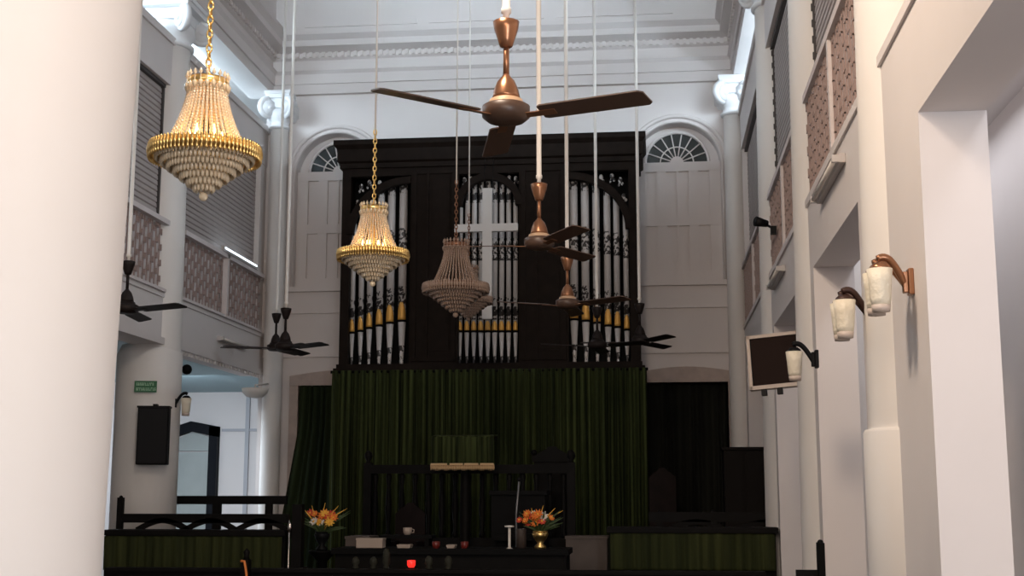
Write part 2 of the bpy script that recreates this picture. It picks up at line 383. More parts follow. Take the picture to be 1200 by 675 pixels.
# ------------------------------------------------------------------ the organ
OY = 15.2
org = thing('pipe_organ', (-1.97, OY, .45), 'tall dark wooden pipe organ with three bays of silver pipes', 'organ')
def ow(mb, name, m, parent=None, **k):
    o = mb.build(name, m, None, **k); o.parent = parent or org
    o.location = Vector(o.location)-Vector(org.location) if not parent else o.location
    return o
OX0, OX1, OZ0, OZ1 = -3.77, -.165, 3.13, 5.62
oz = []
for x0, x1 in ((409, 480), (537, 608), (666, 738)):
    a = at(x0, 330, Y_, OY); b = at(x1, 330, Y_, OY); oz.append((a.x, b.x))
ztop = at(570, 203, Y_, OY).z; zbot = at(570, 427, Y_, OY).z
f = holes('case', rect(OX0, OX1, OZ0, OZ1), [rect(a, b, zbot, ztop) for a, b in oz], OY, OY+.09, WOOD); f.parent = org; f.location = -Vector(org.location)
ow(MB().box((OX0, OY+.09, OZ0), (OX0+.06, YB-.05, OZ1)).box((OX1-.06, OY+.09, OZ0), (OX1, YB-.05, OZ1)), 'side_panel', WOOD)
ow(MB().box((OX0+.06, OY+.42, OZ0), (OX1-.06, OY+.5, OZ1)), 'back_panel', BLACK)
ow(MB().box((OX0+.06, OY+.3, .45-.0), (OX1-.06, YB-.05, OZ0-.05)), 'plinth', BLACK)
cprof = [(0, OZ1-.03), (-.03, OZ1-.03), (-.03, OZ1+.03), (-.06, OZ1+.05), (-.06, OZ1+.2), (-.10, OZ1+.25), (-.10, OZ1+.305), (.0, OZ1+.31)]
c = MB()
for k, (o_, z) in enumerate(cprof[:-1]):
    o2, z2 = cprof[k+1]
    ring = lambda o, z: [(OX0+o, OY+o, z), (OX1-o, OY+o, z), (OX1-o, YB-.04, z), (OX0+o, YB-.04, z)]
    c.add(ring(o_, z)+ring(o2, z2), [(0,1,5,4), (1,2,6,5), (2,3,7,6), (3,0,4,7)])
c.box((OX0-.1, OY-.1, OZ1+.30), (OX1+.1, YB-.04, OZ1+.312))
ow(c, 'cornice', WOOD)
ow(MB().box((OX0-.05, OY-.07, OZ0-.06), (OX1+.05, YB-.05, OZ0+.0)).box((OX0-.02, OY-.04, OZ0), (OX1+.02, OY+.0, OZ0+.05)), 'base_moulding', WOOD)
# raised stiles and panels between the bays
for (a, b) in ((oz[0][1]+.03, oz[1][0]-.03), (oz[1][1]+.03, oz[2][0]-.03)):
    p = MB(); m_ = (a+b)/2
    for u, v in ((a, a+.05), (b-.05, b), (m_-.1, m_-.07), ): p.box((u, OY-.025, OZ0+.08), (v, OY, OZ1-.06))
    p.box((a+.001, OY-.021, OZ0+.081), (b-.001, OY+.001, OZ0+.14)).box((a+.001, OY-.021, OZ1-.12), (b-.001, OY+.001, OZ1-.061)).box((m_-.02, OY-.012, OZ0+.2), (b-.08, OY, OZ1-.2))
    ow(p, 'front_panel', WOOD)
# arches across the bays
def band(pts, w, y0, y1):
    m = MB(); poly = []
    L = []; R = []
    for i, p in enumerate(pts):
        a = pts[max(0, i-1)]; b = pts[min(len(pts)-1, i+1)]; d = Vector((b[0]-a[0], b[1]-a[1])).normalized(); n = Vector((-d.y, d.x))
        L.append((p[0]+n.x*w/2, p[1]+n.y*w/2)); R.append((p[0]-n.x*w/2, p[1]-n.y*w/2))
    n = len(pts); vs = [(x, y0, z) for x, z in L]+[(x, y0, z) for x, z in R]+[(x, y1, z) for x, z in L]+[(x, y1, z) for x, z in R]
    fs = []
    for i in range(n-1):
        fs += [(i, i+1, n+i+1, n+i), (2*n+i, 3*n+i, 3*n+i+1, 2*n+i+1), (i, 2*n+i, 2*n+i+1, i+1), (n+i, n+i+1, 3*n+i+1, 3*n+i)]
    fs += [(0, n, 3*n, 2*n), (n-1, 3*n-1, 4*n-1, 2*n-1)]
    return m.add(vs, fs)
W0 = oz[0][1]-oz[0][0]
pl = [(oz[0][0]+W0*(1-math.cos(t)), ztop-.72+.66*math.sin(t)) for t in [PI/2*k/14 for k in range(15)]]
W2 = oz[2][1]-oz[2][0]; pr = [(oz[2][1]-W2*(1-math.cos(t)), ztop-.72+.66*math.sin(t)) for t in [PI/2*k/14 for k in range(15)]]
W1 = oz[1][1]-oz[1][0]; xm = (oz[1][0]+oz[1][1])/2
pm = [(xm-W1/2*math.cos(t), ztop-.40+.36*math.sin(t)) for t in [PI*k/24 for k in range(25)]]
for q in (pl, pm, pr): ow(band(q, .085, OY-.03, OY+.06), 'arch', WOOD)
# carved scraps in the spandrels
for bx, pts in ((0, [(.10, .10), (.2, .05), (.33, .06), (.06, .3)]), (2, [(W2-.10, .10), (W2-.2, .05), (W2-.33, .06), (W2-.06, .3)]), (1, [(.05, .05), (.13, .04), (.06, .16), (W1-.05, .05), (W1-.13, .04), (W1-.06, .16)])):
    for dx, dz in pts:
        s_ = MB(); cx, cz = oz[bx][0]+dx, ztop-dz
        s_.ball((cx, OY+.12, cz), .026, 8, (1, .5, 1.5)); s_.ball((cx+.025, OY+.12, cz-.045), .018, 8, (1, .5, 1.2)); s_.ball((cx-.02, OY+.12, cz-.06), .014, 8, (1, .5, 1.4))
        s_.tube([(cx-.02, OY+.12, cz-.06), (cx, OY+.12, cz), (cx+.025, OY+.12, cz-.045)], .008, 6); ow(s_, 'spandrel_carving', PIPE)
# pipes: centre px, mouth bottom px, radius, top z
def arch_z(bx, x):
    q = (pl, pm, pr)[bx]; best = min(q, key=lambda p: abs(p[0]-x)); return best[1]
LP = [(412.5, 390, .030), (422.5, 388, .033), (432.7, 384.6, .037), (444.5, 381.8, .042), (457, 378.7, .047), (471, 376.3, .050)]
RP = [(673, 374.6, .050), (686.6, 376.2, .048), (699.7, 378.5, .044), (712.7, 381.8, .041), (723.8, 383.5, .037), (734.7, 386.5, .033)]
MP = [(539+8.15*k, 388.5, .029+.006*(1-abs(k-4)/4)) for k in range(9)]
for bx, lst in enumerate((LP, MP, RP)):
    for px, my, r in lst:
        p = at(px, my, Y_, OY+.16); x = p.x; zm = p.z; y = OY+.16
        zt = arch_z(bx, x)-(.02 if bx == 1 else .0)+.03
        zt = min(zt, ztop-.015)
        mh = .155 if bx == 1 else .15+(r-.03)*3.2
        if bx == 1: mh = .11
        b = MB().lathe([(r, .0), (r, zt-zm), (r*.92, zt-zm+.006), (r*.85, zt-zm-.01)], n=20); po = b.build('organ_pipe', PIPE, org); po.location = Vector((x, y, zm))-Vector(org.location)
        # gilded mouth: pointed shield on the front of the tube
        mv = []; nn = 8; poly = []
        m_ = MB(); vs = []; fs = []
        for i in range(7):
            t = i/6; half = (PI*.42)*(1-t**2.2*.75)
            for k in range(nn+1):
                a = -PI/2+half*(2*k/nn-1); vs.append(((r+.003)*math.cos(a), (r+.003)*math.sin(a), .012+mh*t))
        for i in range(6):
            for k in range(nn): q = i*(nn+1)+k; fs.append((q, q+1, q+nn+2, q+nn+1))
        m_.add(vs, fs, True); mo = m_.build('mouth', GILT, po); sm = mo.modifiers.new('thick', 'SOLIDIFY'); sm.thickness = .004
        MB().lathe([(r+.002, -.014), (r+.002, .012)], n=20).build('lip', BLACK, po)
        fz = zbot-zm+.002
        MB().lathe([(r*.35, fz), (r*.42, fz+.02), (r*.97, -.014)], n=20).build('foot', PIPE, po)
# white cross hanging in front of the middle pipes
cz0 = at(571, 374, Y_, 14.9).z; cz1 = at(571, 221, Y_, 14.9).z; ca = at(533, 268, Y_, 14.9); cb = at(607, 268, Y_, 14.9)
cr = tag(MB().prism([(-1.995, cz0), (-1.88, cz0), (-1.88, ca.z-.045), (cb.x, ca.z-.045), (cb.x, ca.z+.045), (-1.88, ca.z+.045), (-1.88, cz1), (-1.995, cz1), (-1.995, ca.z+.045), (ca.x, ca.z+.045), (ca.x, ca.z-.045), (-1.995, ca.z-.045)], 14.87, 14.93).build('cross', CROSSM, loc=(-1.94, 14.9, cz0)), 'large plain white cross hung before the middle organ pipes', 'cross')
w_ = MB()
for dx in (-.05, .05): w_.tube([(dx, .02, cz1-cz0-.02), (dx, .19, OZ1-cz0+.02)], .004, 6)
w_.build('hanging_wire', BLKMET, cr)
# ------------------------------------------------------------------ curtains
def pleat(name, x0, x1, z0, z1, y, m, n, amp, parent=None, loc=None, flare=None, seed=1):
    rnd = random.Random(seed); W = x1-x0; cols = int(n*10); rows = 14; ph = [rnd.uniform(0, 6.28) for _ in range(4)]
    vs = []; fs = []
    for j in range(rows+1):
        t = j/rows
        for i in range(cols+1):
            u = i/cols
            xx = x0+W*u; a = amp*(.55+.45*t)
            yy = y+a*math.sin(2*PI*n*u+1.1*math.sin(2*PI*3*u+ph[0])+.5*t*math.sin(5*u*PI+ph[1]))+a*.5*math.sin(2*PI*n*.43*u+ph[2])
            if flare: xx, yy = flare(u, t, xx, yy)
            vs.append((xx, yy, z1+(z0-z1)*t))
    for j in range(rows):
        for i in range(cols): q = j*(cols+1)+i; fs.append((q, q+1, q+cols+2, q+cols+1))
    o = MB().add(vs, fs, True).build(name, m, parent, loc); s = o.modifiers.new('cloth_thickness', 'SOLIDIFY'); s.thickness = .006
    return o
gc = thing('stage_curtain', (-1.93, 15.08, .45), 'wide pleated green curtain hanging below the organ', 'curtain')
def sub(o, p): o.location = Vector(o.location)-Vector(p.location); o.parent = p; return o
sub(pleat('cloth', -3.80, -.10, .47, 3.09, 15.01, GREEN, 46, .042), gc)
sub(MB().tube([(-3.82, 15.03, 3.075), (-.08, 15.03, 3.075)], .018, 10).build('curtain_rod', FWOOD), gc)
def fl(u, t, x, y): return (x-(1-u)*.42*max(0, t-.2), y)
sub_ = pleat('door_curtain', -4.44, -3.90, .46, 2.99, 15.90, DGREEN, 7, .035, flare=fl, seed=4, loc=(-4.0, 15.9, .46))
tag(sub_, 'dark green curtain swept aside in the left doorway', 'curtain')
tag(pleat('door_curtain', -.125, .87, .46, 2.995, 16.09, DDRAPE, 9, .03, seed=8, loc=(.35, 16.09, .46)), 'blackish curtain closing the right doorway', 'curtain')
# ------------------------------------------------------------------ ceiling fans
def fan(x, y, z, angles, label, dark=False, group='ceiling fans on long rods'):
    t = thing('ceiling_fan', (x, y, z), label, 'fan', group)
    body = DBLADE if dark else COPPER; bl = DBLADE if dark else BLADE
    MB().lathe([(.03, -.055), (.075, -.05), (.098, -.03), (.098, .012), (.085, .02)], n=28).build('motor', bl, t)
    MB().lathe([(.085, .016), (.072, .022), (.068, .04), (.05, .048)], n=28).build('flange', body if dark else CREAM, t)
    MB().lathe([(.058, .046), (.055, .06), (.05, .085), (.036, .12), (.018, .14), (.013, .15)], n=24).build('bell', body, t)
    MB().lathe([(.0125, .14), (.0125, .29)], n=14).build('down_tube', body, t)
    MB().lathe([(.016, .265), (.026, .27), (.034, .295), (.05, .345), (.055, .375), (.048, .378), (.03, .33)], n=22).build('canopy_cup', body, t)
    top = ZC-z
    MB().lathe([(.013, .30), (.013, .41), (.021, .415), (.021, .435), (.016, .44), (.016, top)], n=14).build('ceiling_rod', WROD, t)
    for a in angles:
        a = math.radians(a); R = Matrix.Rotation(a, 4, 'Z') @ Matrix.Translation((0, 0, -.028)) @ Matrix.Rotation(math.radians(-11), 4, 'X')
        poly = [(.155, -.048), (.17, -.058), (.585, -.066), (.605, -.05), (.615, .035), (.60, .052), (.17, .055), (.155, .045)]
        m = MB(); n = len(poly); vs = [(px, py, -.003) for px, py in poly]+[(px, py, .003) for px, py in poly]
        m.add(vs, [tuple(range(n)), tuple(range(2*n-1, n-1, -1))]+[(i, i+n, (i+1) % n+n, (i+1) % n) for i in range(n)], False, R)
        bo = m.build('blade', bl, t)
        MB().box((.07, -.02, -.007), (.22, .02, -.003), R).build('blade_arm', body, bo)
    return t
fan(-.588, 5.1, 3.17, (102, 222, 342), 'large copper-brown ceiling fan nearest the camera at top centre')
fan(-.729, 8.2, 3.24, (181, 61, 301), 'copper-brown ceiling fan below the large one, before the right of the cross')
p = at(665, 354, Y_, 10.6); fan(p.x, p.y, p.z, (206, 326, 86), 'copper-brown ceiling fan third from the camera, in front of the right organ pipes')
p = at(700, 403, Y_, 13.2); fan(p.x, p.y, p.z, (206, 326, 86), 'dark fan low before the right organ pipes, at their feet', True)
p = at(750, 398, Y_, 13.4); fan(p.x, p.y, p.z, (182, 62, 302), 'dark fan hanging at the right edge of the organ case', True)
p = at(334, 405, Y_, 12.6); fan(p.x, p.y, p.z, (206, 326, 86), 'dark fan left of the organ, the nearer of two overlapping fans', True)
p = at(323, 406, Y_, 14.3); fan(p.x, p.y, p.z, (200, 320, 80), 'dark fan left of the organ, the farther of two overlapping fans', True)
p = at(148, 360, Y_, 10.0); fan(p.x, p.y, p.z, (338, 218, 98), 'dark fan half hidden behind the large white foreground column', True)
# ------------------------------------------------------------------ chandeliers
def chandelier(x, y, zr, D, label, lit, cr, gold, group='crystal basket chandeliers'):
    """zr: height of the wide gilt rim; D: rim diameter"""
    t = thing('chandelier', (x, y, zr), label, 'chandelier', group); R = D/2
    def pr(ps): return [(r*R, z*R) for r, z in ps]
    # rim with upstanding and hanging prisms
    MB().lathe(pr([(.88, -.08), (.97, -.09), (.985, 0), (.97, .09), (.90, .10)]), n=40).build('rim', gold, t)
    m = MB(); n = 78
    for k in range(n):
        a = 2*PI*k/n
        m.lathe([(.004*R, -.17*R), (.030*R, -.12*R), (.020*R, -.07*R), (.041*R, -.05*R), (.041*R, .04*R), (.024*R, .07*R), (.030*R, .10*R), (.006*R, .14*R)], (.985*R*math.cos(a), .985*R*math.sin(a), 0), 6)
    m.build('rim_prisms', gold if lit else cr, t)
    # basket of bead strings rising to the crown
    zt = 1.28
    for k in range(36):
        s = MB(); a = 2*PI*k/36
        prof = []
        for j in range(22):
            u = j/21; r = .33+.40*(1-u)**1.7; z = .06+(zt-.06)*u
            s.ball((r*R*math.cos(a), r*R*math.sin(a), z*R), .030*R, 5, (1, 1, 1.3))
        s.build('bead_string', cr, t)
    MB().lathe(pr([(.28, 1.24), (.36, 1.24), (.38, 1.30), (.36, 1.38), (.28, 1.38)]), n=28).build('crown', gold, t)
    c = MB()
    for k in range(20):
        a = 2*PI*k/20; c.lathe([(.0008, 1.12*R), (.035*R, 1.18*R), (.05*R, 1.25*R), (.012*R, 1.27*R), (.012*R, 1.38*R), (.04*R, 1.42*R), (.0008, 1.50*R)], (.37*R*math.cos(a), .37*R*math.sin(a), 0), 6)
    c.build('crown_prisms', CRYS if lit else cr, t)
    # tiers below the rim
    tiers = [(.86, -.03, -.20), (.76, -.10, -.29), (.65, -.19, -.38), (.53, -.28, -.47), (.41, -.38, -.57), (.29, -.48, -.67), (.17, -.57, -.76)]
    for i, (r, z0, z1) in enumerate(tiers):
        q = MB(); n = max(12, int(84*r))
        for k in range(n):
            a = 2*PI*(k+.5*(i % 2))/n; q.lathe([(.004*R, (z1+.03)*R), (.034*R, (z1+.07)*R), (.038*R, (z0-.03)*R), (.03*R, z0*R)], (r*R*math.cos(a), r*R*math.sin(a), 0), 6)
        q.lathe(pr([(r-.10, z0-.02), (r+.01, z0-.02), (r+.01, z0+.015), (r-.10, z0+.015)]), n=32)
        q.build('crystal_tier', cr, t)
        if i in (2, 4): MB().lathe(pr([(r-.03, z0-.01), (r+.06, z0-.01), (r+.06, z0+.035), (r-.03, z0+.035)]), n=32).build('tier_ring', gold, t)
    MB().ball((0, 0, -.80*R), .085*R, 10).build('drop_ball', cr, t)
    MB().lathe(pr([(.035, -.5), (.05, 0), (.03, .3), (.04, .7), (.03, 1.3)]), n=12).build('stem', gold, t)
    if lit:
        for k in range(6):
            a = 2*PI*k/6+.3; b = MB(); q = (.30*R*math.cos(a), .30*R*math.sin(a))
            b.lathe([(.02*R, .05*R), (.05*R, .16*R), (.055*R, .28*R), (.02*R, .42*R), (.003, .48*R)], (*q, 0), 10)
            bo = b.build('bulb', BULB, t); MB().lathe([(.03*R, -.02*R), (.035*R, .06*R)], (*q, 0), 10).build('holder', gold, bo)
    # chain and ceiling cord
    ch = MB(); z = 1.35*R; k = 0; top = z+.55
    while z < top:
        w = .012; pts = [Vector((w*math.cos(q), 0, .022*math.sin(q)+z+.02)) for q in [2*PI*i/10 for i in range(11)]]
        if k % 2: pts = [Vector((0, p.x, p.z)) for p in pts]
        ch.tube(pts, .0045, 6); z += .034; k += 1
    ch.build('chain', gold, t)
    MB().lathe([(.007, top-.01), (.007, ZC-zr)], n=8).build('suspension_rod', WROD if not lit or y > 7 else gold, t)
    return t
chandelier(-2.0, 5.5, 3.135, .5, 'large lit gold crystal chandelier at upper left', True, CRYS, GOLD)
chandelier(-1.997, 9.0, 3.32, .515, 'lit gold crystal chandelier before the left organ pipes', True, CRYS, GOLD)
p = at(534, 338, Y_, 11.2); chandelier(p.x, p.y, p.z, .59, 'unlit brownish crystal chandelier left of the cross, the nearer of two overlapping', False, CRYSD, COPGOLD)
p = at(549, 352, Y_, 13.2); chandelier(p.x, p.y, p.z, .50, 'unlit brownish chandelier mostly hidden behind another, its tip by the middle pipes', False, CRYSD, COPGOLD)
# ------------------------------------------------------------------ wall lamps
def sconce(loc, rz, label, m, double=True):
    """local: wall plane x=0, lamp reaches to -x"""
    t = thing('wall_lamp', loc, label, 'lamp', 'wall lamps with cup shades', rz); t.scale = (.78, .85, .85)
    MB().box((-.028, -.035, -.07), (0, .035, .06)).box((-.055, -.022, -.06), (-.028, .022, .045)).build('wall_plate', m, t, bevel=.005)
    for k, dy in enumerate((-.065, .065) if double else (0,)):
        a = MB(); pts = []; rr = []
        for i in range(13):
            u = i/12; pts.append((-.04-.155*u, dy*min(1, u*1.6), -.02+.13*math.sin(PI*.62*u)))
        a.tube(pts, [.019]*13, 8); a.lathe([(.055, .045), (.05, .065), (.03, .08)], (-.185, dy, 0), 18)
        ao = a.build('arm', m, t)
        MB().lathe([(.048, -.13), (.054, -.10), (.060, -.02), (.068, .05), (.060, .048), (.05, -.10), (.04, -.11)], (-.185, dy, 0), 24).build('shade', SHADE, ao)
        MB().lathe([(.046, -.16), (.051, -.128)], (-.185, dy, 0), 24).build('shade_collar', BEIGE, ao)
    return t
sconce((XR, 5.52, 2.50), 0, 'copper double wall lamp with cream cups on the nearest right pier', COPPER)
sconce(at(1024, 364, X_, 1.04), 0, 'dark brown double wall lamp just beyond the copper one', mat('dark_brown_enamel', (.05, .022, .016), .4, metal=.3))
sconce(at(959, 420, X_, 1.0), 0, 'black wall lamp with cream cup in front of the tilted screen', BLKMET, False)
p = at(206, 471, X_, -4.9); sconce((-4.865, 12.72, p.z-.02), PI, 'black wall lamp with cream cup on the left column beside the sign', BLKMET, False)
# ------------------------------------------------------------------ other fittings on the walls
# tilted screen
p = at(908, 423, Y_, 10.1)
t = thing('wall_screen', p, 'dark square screen in pale frame tilted out from the right arcade', 'screen')
t.rotation_euler = (math.radians(-8), math.radians(-4), math.radians(-14))
MB().box((-.19, .0, -.20), (.19, .07, .20)).build('casing', BLACK, t, bevel=.01)
MB().box((-.172, -.006, -.185), (.172, .0, .185)).build('screen_panel', SCREEN, t)
fr = MB().box((-.205, -.02, -.215), (-.18, .03, .215)).box((.18, -.02, -.215), (.205, .03, .215)).box((-.205, -.02, -.215), (.205, .03, -.185)).box((-.205, -.02, .19), (.205, .03, .215)); fr.build('frame', BEIGE, t)
MB().tube([(.0, .05, 0), (.15, .12, 0), (.29, .10, 0)], .02, 8).box((.0, -.01, -.26), (.04, .03, -.215)).box((-.12, -.01, -.26), (-.08, .03, -.215)).build('bracket', BLKMET, t)
# small black spotlight
t = thing('spotlight', at(907, 268, X_, XR-.02), 'small black spotlight on the right gallery front below the railing', 'spotlight')
MB().box((-.03, -.03, -.05), (.02, .03, .02)).tube([(0, 0, 0), (-.10, -.02, .05)], .012, 8).build('bracket', BLKMET, t)
MB().tube([(-.16, -.05, .06), (-.06, 0, .045)], [.045, .03], 14).build('lamp_head', BLKMET, t)
# fluorescent tubes
def tube_light(x, s, y, z, L, label):
    t = thing('tube_light', (x, y, z), label, 'tube light', 'white fluorescent tube fittings')
    MB().box((0, -L/2, -.025), (-s*.04, L/2, .03)).build('casing', TUBE, t, bevel=.006)
    MB().tube([(-s*.06, -L/2+.03, 0), (-s*.06, L/2-.03, 0)], .014, 10).build('tube', WROD, t)
    for y_ in (-L/2, L/2-.03): MB().box((-s*.035, y_, -.02), (-s*.078, y_+.03, .02)).build('socket', TUBE, t)
tube_light(XR, 1, 7.74, 3.48, 1.05, 'nearer tube light on the right gallery front, above an opening')
tube_light(XR, 1, 11.2, 3.47, 1.0, 'farther tube light on the right gallery front, below the black spotlight')
pa = at(270, 402, X_, XL); tube_light(XL, -1, pa.y, pa.z, .95, 'tube light on the left gallery front beside the dark fans')
a = at(262, 303, X_, XL+.05); b = at(308, 324, X_, XL+.05)
t = thing('tube_light', ((a.x+b.x)/2, (a.y+b.y)/2-.15, ZRT+.035), 'glowing tube light lying along the top of the left gallery railing', 'tube light', 'white fluorescent tube fittings'); Lh = .62
LIT = mat('lit_tube', (.9, .95, 1), .4, emit=(.75, .9, 1), es=4)
MB().box((-.02, -Lh-.02, -.035), (.015, Lh+.02, -.005)).build('casing', TUBE, t)
MB().tube([(0, -Lh, .008), (0, Lh, .008)], .016, 10).build('tube', LIT, t)
for y_ in (-Lh-.02, Lh-.01): MB().box((-.018, y_, -.006), (.018, y_+.03, .028)).build('socket', TUBE, t)
# left column: sign, speaker; dome camera; bowl
def oncol(px, py): return at(px, py, Y_, YCL[0]-.285)
a = oncol(174, 447); b = oncol(198, 460); cx, cz = (a.x+b.x)/2, (a.z+b.z)/2; yy = YCL[0]-.29
hw, hh = abs(b.x-a.x)/2, abs(a.z-b.z)/2
ang = math.atan2(CL-0, YCL[0])  # the sign faces the camera side of the column
t = thing('exit_sign', (CL+.29*math.sin(-ang)*.55, YCL[0]-.335, cz), 'small green sign with two pale lines on the left column', 'sign'); t.rotation_euler.z = math.radians(12)
MB().box((-hw, -.012, -hh), (hw, .003, hh)).build('board', SIGN, t)
l = MB(); rnd = random.Random(5)
for zc, x0, x1 in ((hh*.42, -hw*.82, hw*.62), (-hh*.45, -hw*.82, hw*.85)):
    x = x0
    while x < x1:
        w = rnd.uniform(.008, .014); h1 = hh*.26; k = rnd.randint(0, 2)
        l.box((x, -.015, zc-h1), (x+.004, -.012, zc+h1)); l.box((x, -.015, zc+h1*(.6 if k else -.9)), (x+w, -.012, zc+h1*(1 if k else -.5)))
        if k == 2: l.box((x+w-.004, -.015, zc-h1), (x+w, -.012, zc+h1*.2))
        x += w+.006
l.build('lettering', SIGNW, t)
a = oncol(166, 478); b = oncol(197, 545); hw, hh = (b.x-a.x)/2, (a.z-b.z)/2
t = thing('column_speaker', ((a.x+b.x)/2+.02, YCL[0]-.34, (a.z+b.z)/2), 'tall black loudspeaker hung on the left column below the green sign', 'speaker'); t.rotation_euler.z = math.radians(12)
MB().box((-hw, -.14, -hh), (hw, .0, hh)).build('cabinet', BLACK, t, bevel=.008)
MB().box((-hw+.012, -.147, -hh+.015), (hw-.012, -.14, hh-.02)).build('grille', BLKMET, t)
MB().box((-.02, -.06, hh), (.02, .04, hh+.03)).box((-hw*1.05, -.15, hh-.012), (hw*1.05, .0, hh+.006)).build('bracket', BLKMET, t)
p = at(219, 433, X_, XL+.06)
t = thing('dome_camera', p, 'small black ball camera under the left gallery front', 'camera')
MB().ball((0, 0, 0), .055, 14).build('housing', BLACK, t)
MB().tube([(0, 0, 0), (-.10, .03, .04)], .016, 8).tube([(-.09, .03, .03), (-.09, .03, .12)], .03, 10).build('bracket', WALL, t)
p = at(299, 457, Y_, 15.45)
t = thing('bowl_lamp', p, 'shallow white bowl lamp in the left back corner under the gallery', 'lamp')
MB().lathe([(.02, -.10), (.10, -.085), (.155, -.03), (.165, .02), (.15, .02), (.09, -.06), (.02, -.08)], n=28).build('bowl', COLP, t)
MB().tube([(.0, .0, -.08), (.0, .0, .06), (-4.80-p.x, 15.76-p.y, .10)], .012, 8).build('bracket', COLP, t)
# door and conduits at the end of the left aisle
p0 = at(196, 504, Y_, 19.45); p1 = at(257, 500, Y_, 19.45); pk = at(226, 494, Y_, 19.45); ob = .10
d = MB()
d.box((p0.x, 19.36, 0), (p0.x+.13, 19.5, p0.z)).box((p1.x-.13, 19.36, 0), (p1.x, 19.5, p1.z))
d.prism([(p0.x, p0.z-.16), (pk.x, pk.z-.15), (p1.x, p1.z-.16), (p1.x, p1.z), (pk.x, pk.z), (p0.x, p0.z)], 19.36, 19.5)
do = struct(d.build('door_3', mat('black_blue_frame', (.006, .007, .010), .6, spec=.1)), 'black framed door with a pointed head in the left aisle')
MB().box((p0.x+.13, 19.44, 0), (p1.x-.13, 19.49, p0.z-.34)).build('door_panel', GREYP, do)
MB().prism([(p0.x+.13, p0.z-.32), (p1.x-.13, p0.z-.32), (p1.x-.13, p1.z-.16), (pk.x, pk.z-.15), (p0.x+.13, p0.z-.16)], 19.45, 19.49).build('transom_panel', GREYP, do)
q = at(290, 480, Y_, 19.45); q2 = at(257, 504, Y_, 19.45)
tag(MB().box((q.x-.03, 19.46, .0), (q.x+.03, 19.5, q.z+.2)).box((q2.x+.03, 19.47, q2.z-.02), (XL-.06, 19.5, q2.z+.02)).build('wall_conduit', mat('grey_conduit', (.42, .42, .45), .6), loc=(q.x, 19.48, 0)), 'pale grey cable duct crossing on the left aisle wall beside the black-framed door', 'cable duct')
# ------------------------------------------------------------------ choir stalls with green cloth
def stall(x0, x1, y, z0, zt, label, lab2, seed, rails, posts, arcs, group='choir stalls'):
    t = thing('choir_stall', ((x0+x1)/2, y, .45), label, 'stall', group); O = Vector(t.location)
    def P(mb, n, m): o = mb.build(n, m); o.location = -O; o.parent = t; return o
    P(MB().box((x0, y-.02, .45), (x1, y+.06, zt-.05)), 'front_panel', FWOOD)
    P(MB().box((x0-.02, y-.10, zt-.05), (x1+.02, y+.28, zt)), 'desk_top', FWOOD)
    P(MB().box((x0, y+.75, .45), (x1, y+.82, .95)).box((x0, y+.45, .86), (x1, y+.82, .90)), 'bench', FWOOD)
    for (ya, xa, xb, za, zb) in rails: P(MB().box((xa, ya, za), (xb, ya+.05, zb)), 'back_rail', FWOOD)
    for (ya, xa, za, zb) in posts: P(MB().box((xa-.025, ya-.01, za), (xa+.025, ya+.05, zb)).ball((xa, ya+.02, zb), .02, 8), 'post', FWOOD)
    for (ya, xc, w, za, zb) in arcs:
        pts = [(xc-w/2+w*k/14, za+(zb-za)*math.sin(PI*k/14)) for k in range(15)]; P(band(pts, .05, ya, ya+.04), 'arched_brace', FWOOD)
    c = pleat('stall_cloth', x0+.01, x1-.01, z0, zt-.055, y-.075, GREEN2, (x1-x0)*11, .014, seed=seed, loc=((x0+x1)/2, y-.07, z0))
    tag(c, lab2, 'cloth', 'green cloths on the stalls')
    return t
yL = 11.7; a = at(125, 622, Y_, yL); b = at(335, 620, Y_, yL)
zt = (a.z+b.z)/2; yb2 = yL+.3
def Z(px, py, y): return at(px, py, Y_, y)
r1a, r1b = Z(140, 602, yb2), Z(338, 613, yb2); y3 = 13.2; r2a, r2b = Z(204, 581, y3), Z(332, 591, y3)
stall(a.x, b.x, yL, Z(200, 668, yL).z, zt, 'dark choir stall at left with arched braces and raised back rails', 'green pleated cloth on the front of the left stall', 3,
      [(yb2, r1a.x, r1b.x, r1b.z, r1a.z)], [(yb2, r1a.x, zt-.05, Z(137, 583, yb2).z)],
      [(yb2, Z(px, 615, yb2).x, .50, zt-.01, r1b.z+.02) for px in (190, 246, 307)])
t = thing('bench', ((r2a.x+r2b.x)/2, y3, .45), 'dark open-backed bench behind the left choir stall', 'bench'); O = Vector(t.location)
def PB(mb, n, m=FWOOD): o = mb.build(n, m); o.location = -O; o.parent = t; return o
x0, x1 = r2a.x-.25, r2b.x+.03
PB(MB().box((x0, y3, r2b.z), (x1, y3+.05, r2a.z)), 'top_rail')
zlow = Z(250, 603, y3).z; PB(MB().box((x0, y3, zlow-.06), (x1, y3+.05, zlow)), 'lower_rail')
for px in (254, 314): x = Z(px, 590, y3).x; PB(MB().box((x-.045 if px == 254 else x-.03, y3, .45), (x+.04, y3+.05, r2b.z)), 'post')
PB(MB().box((x0, y3-.45, .85), (x1, y3+.02, .9)), 'seat'); PB(MB().box((x0, y3-.42, .45), (x0+.05, y3, .86)).box((x1-.05, y3-.42, .45), (x1, y3, .86)), 'leg')
yR = 12.0; a = at(714, 620, Y_, yR); b = at(943, 618, Y_, yR); zt = (a.z+b.z)/2+.01; ybr = yR+.45
ra = Z(760, 600, ybr); rb_ = Z(943, 612, ybr)
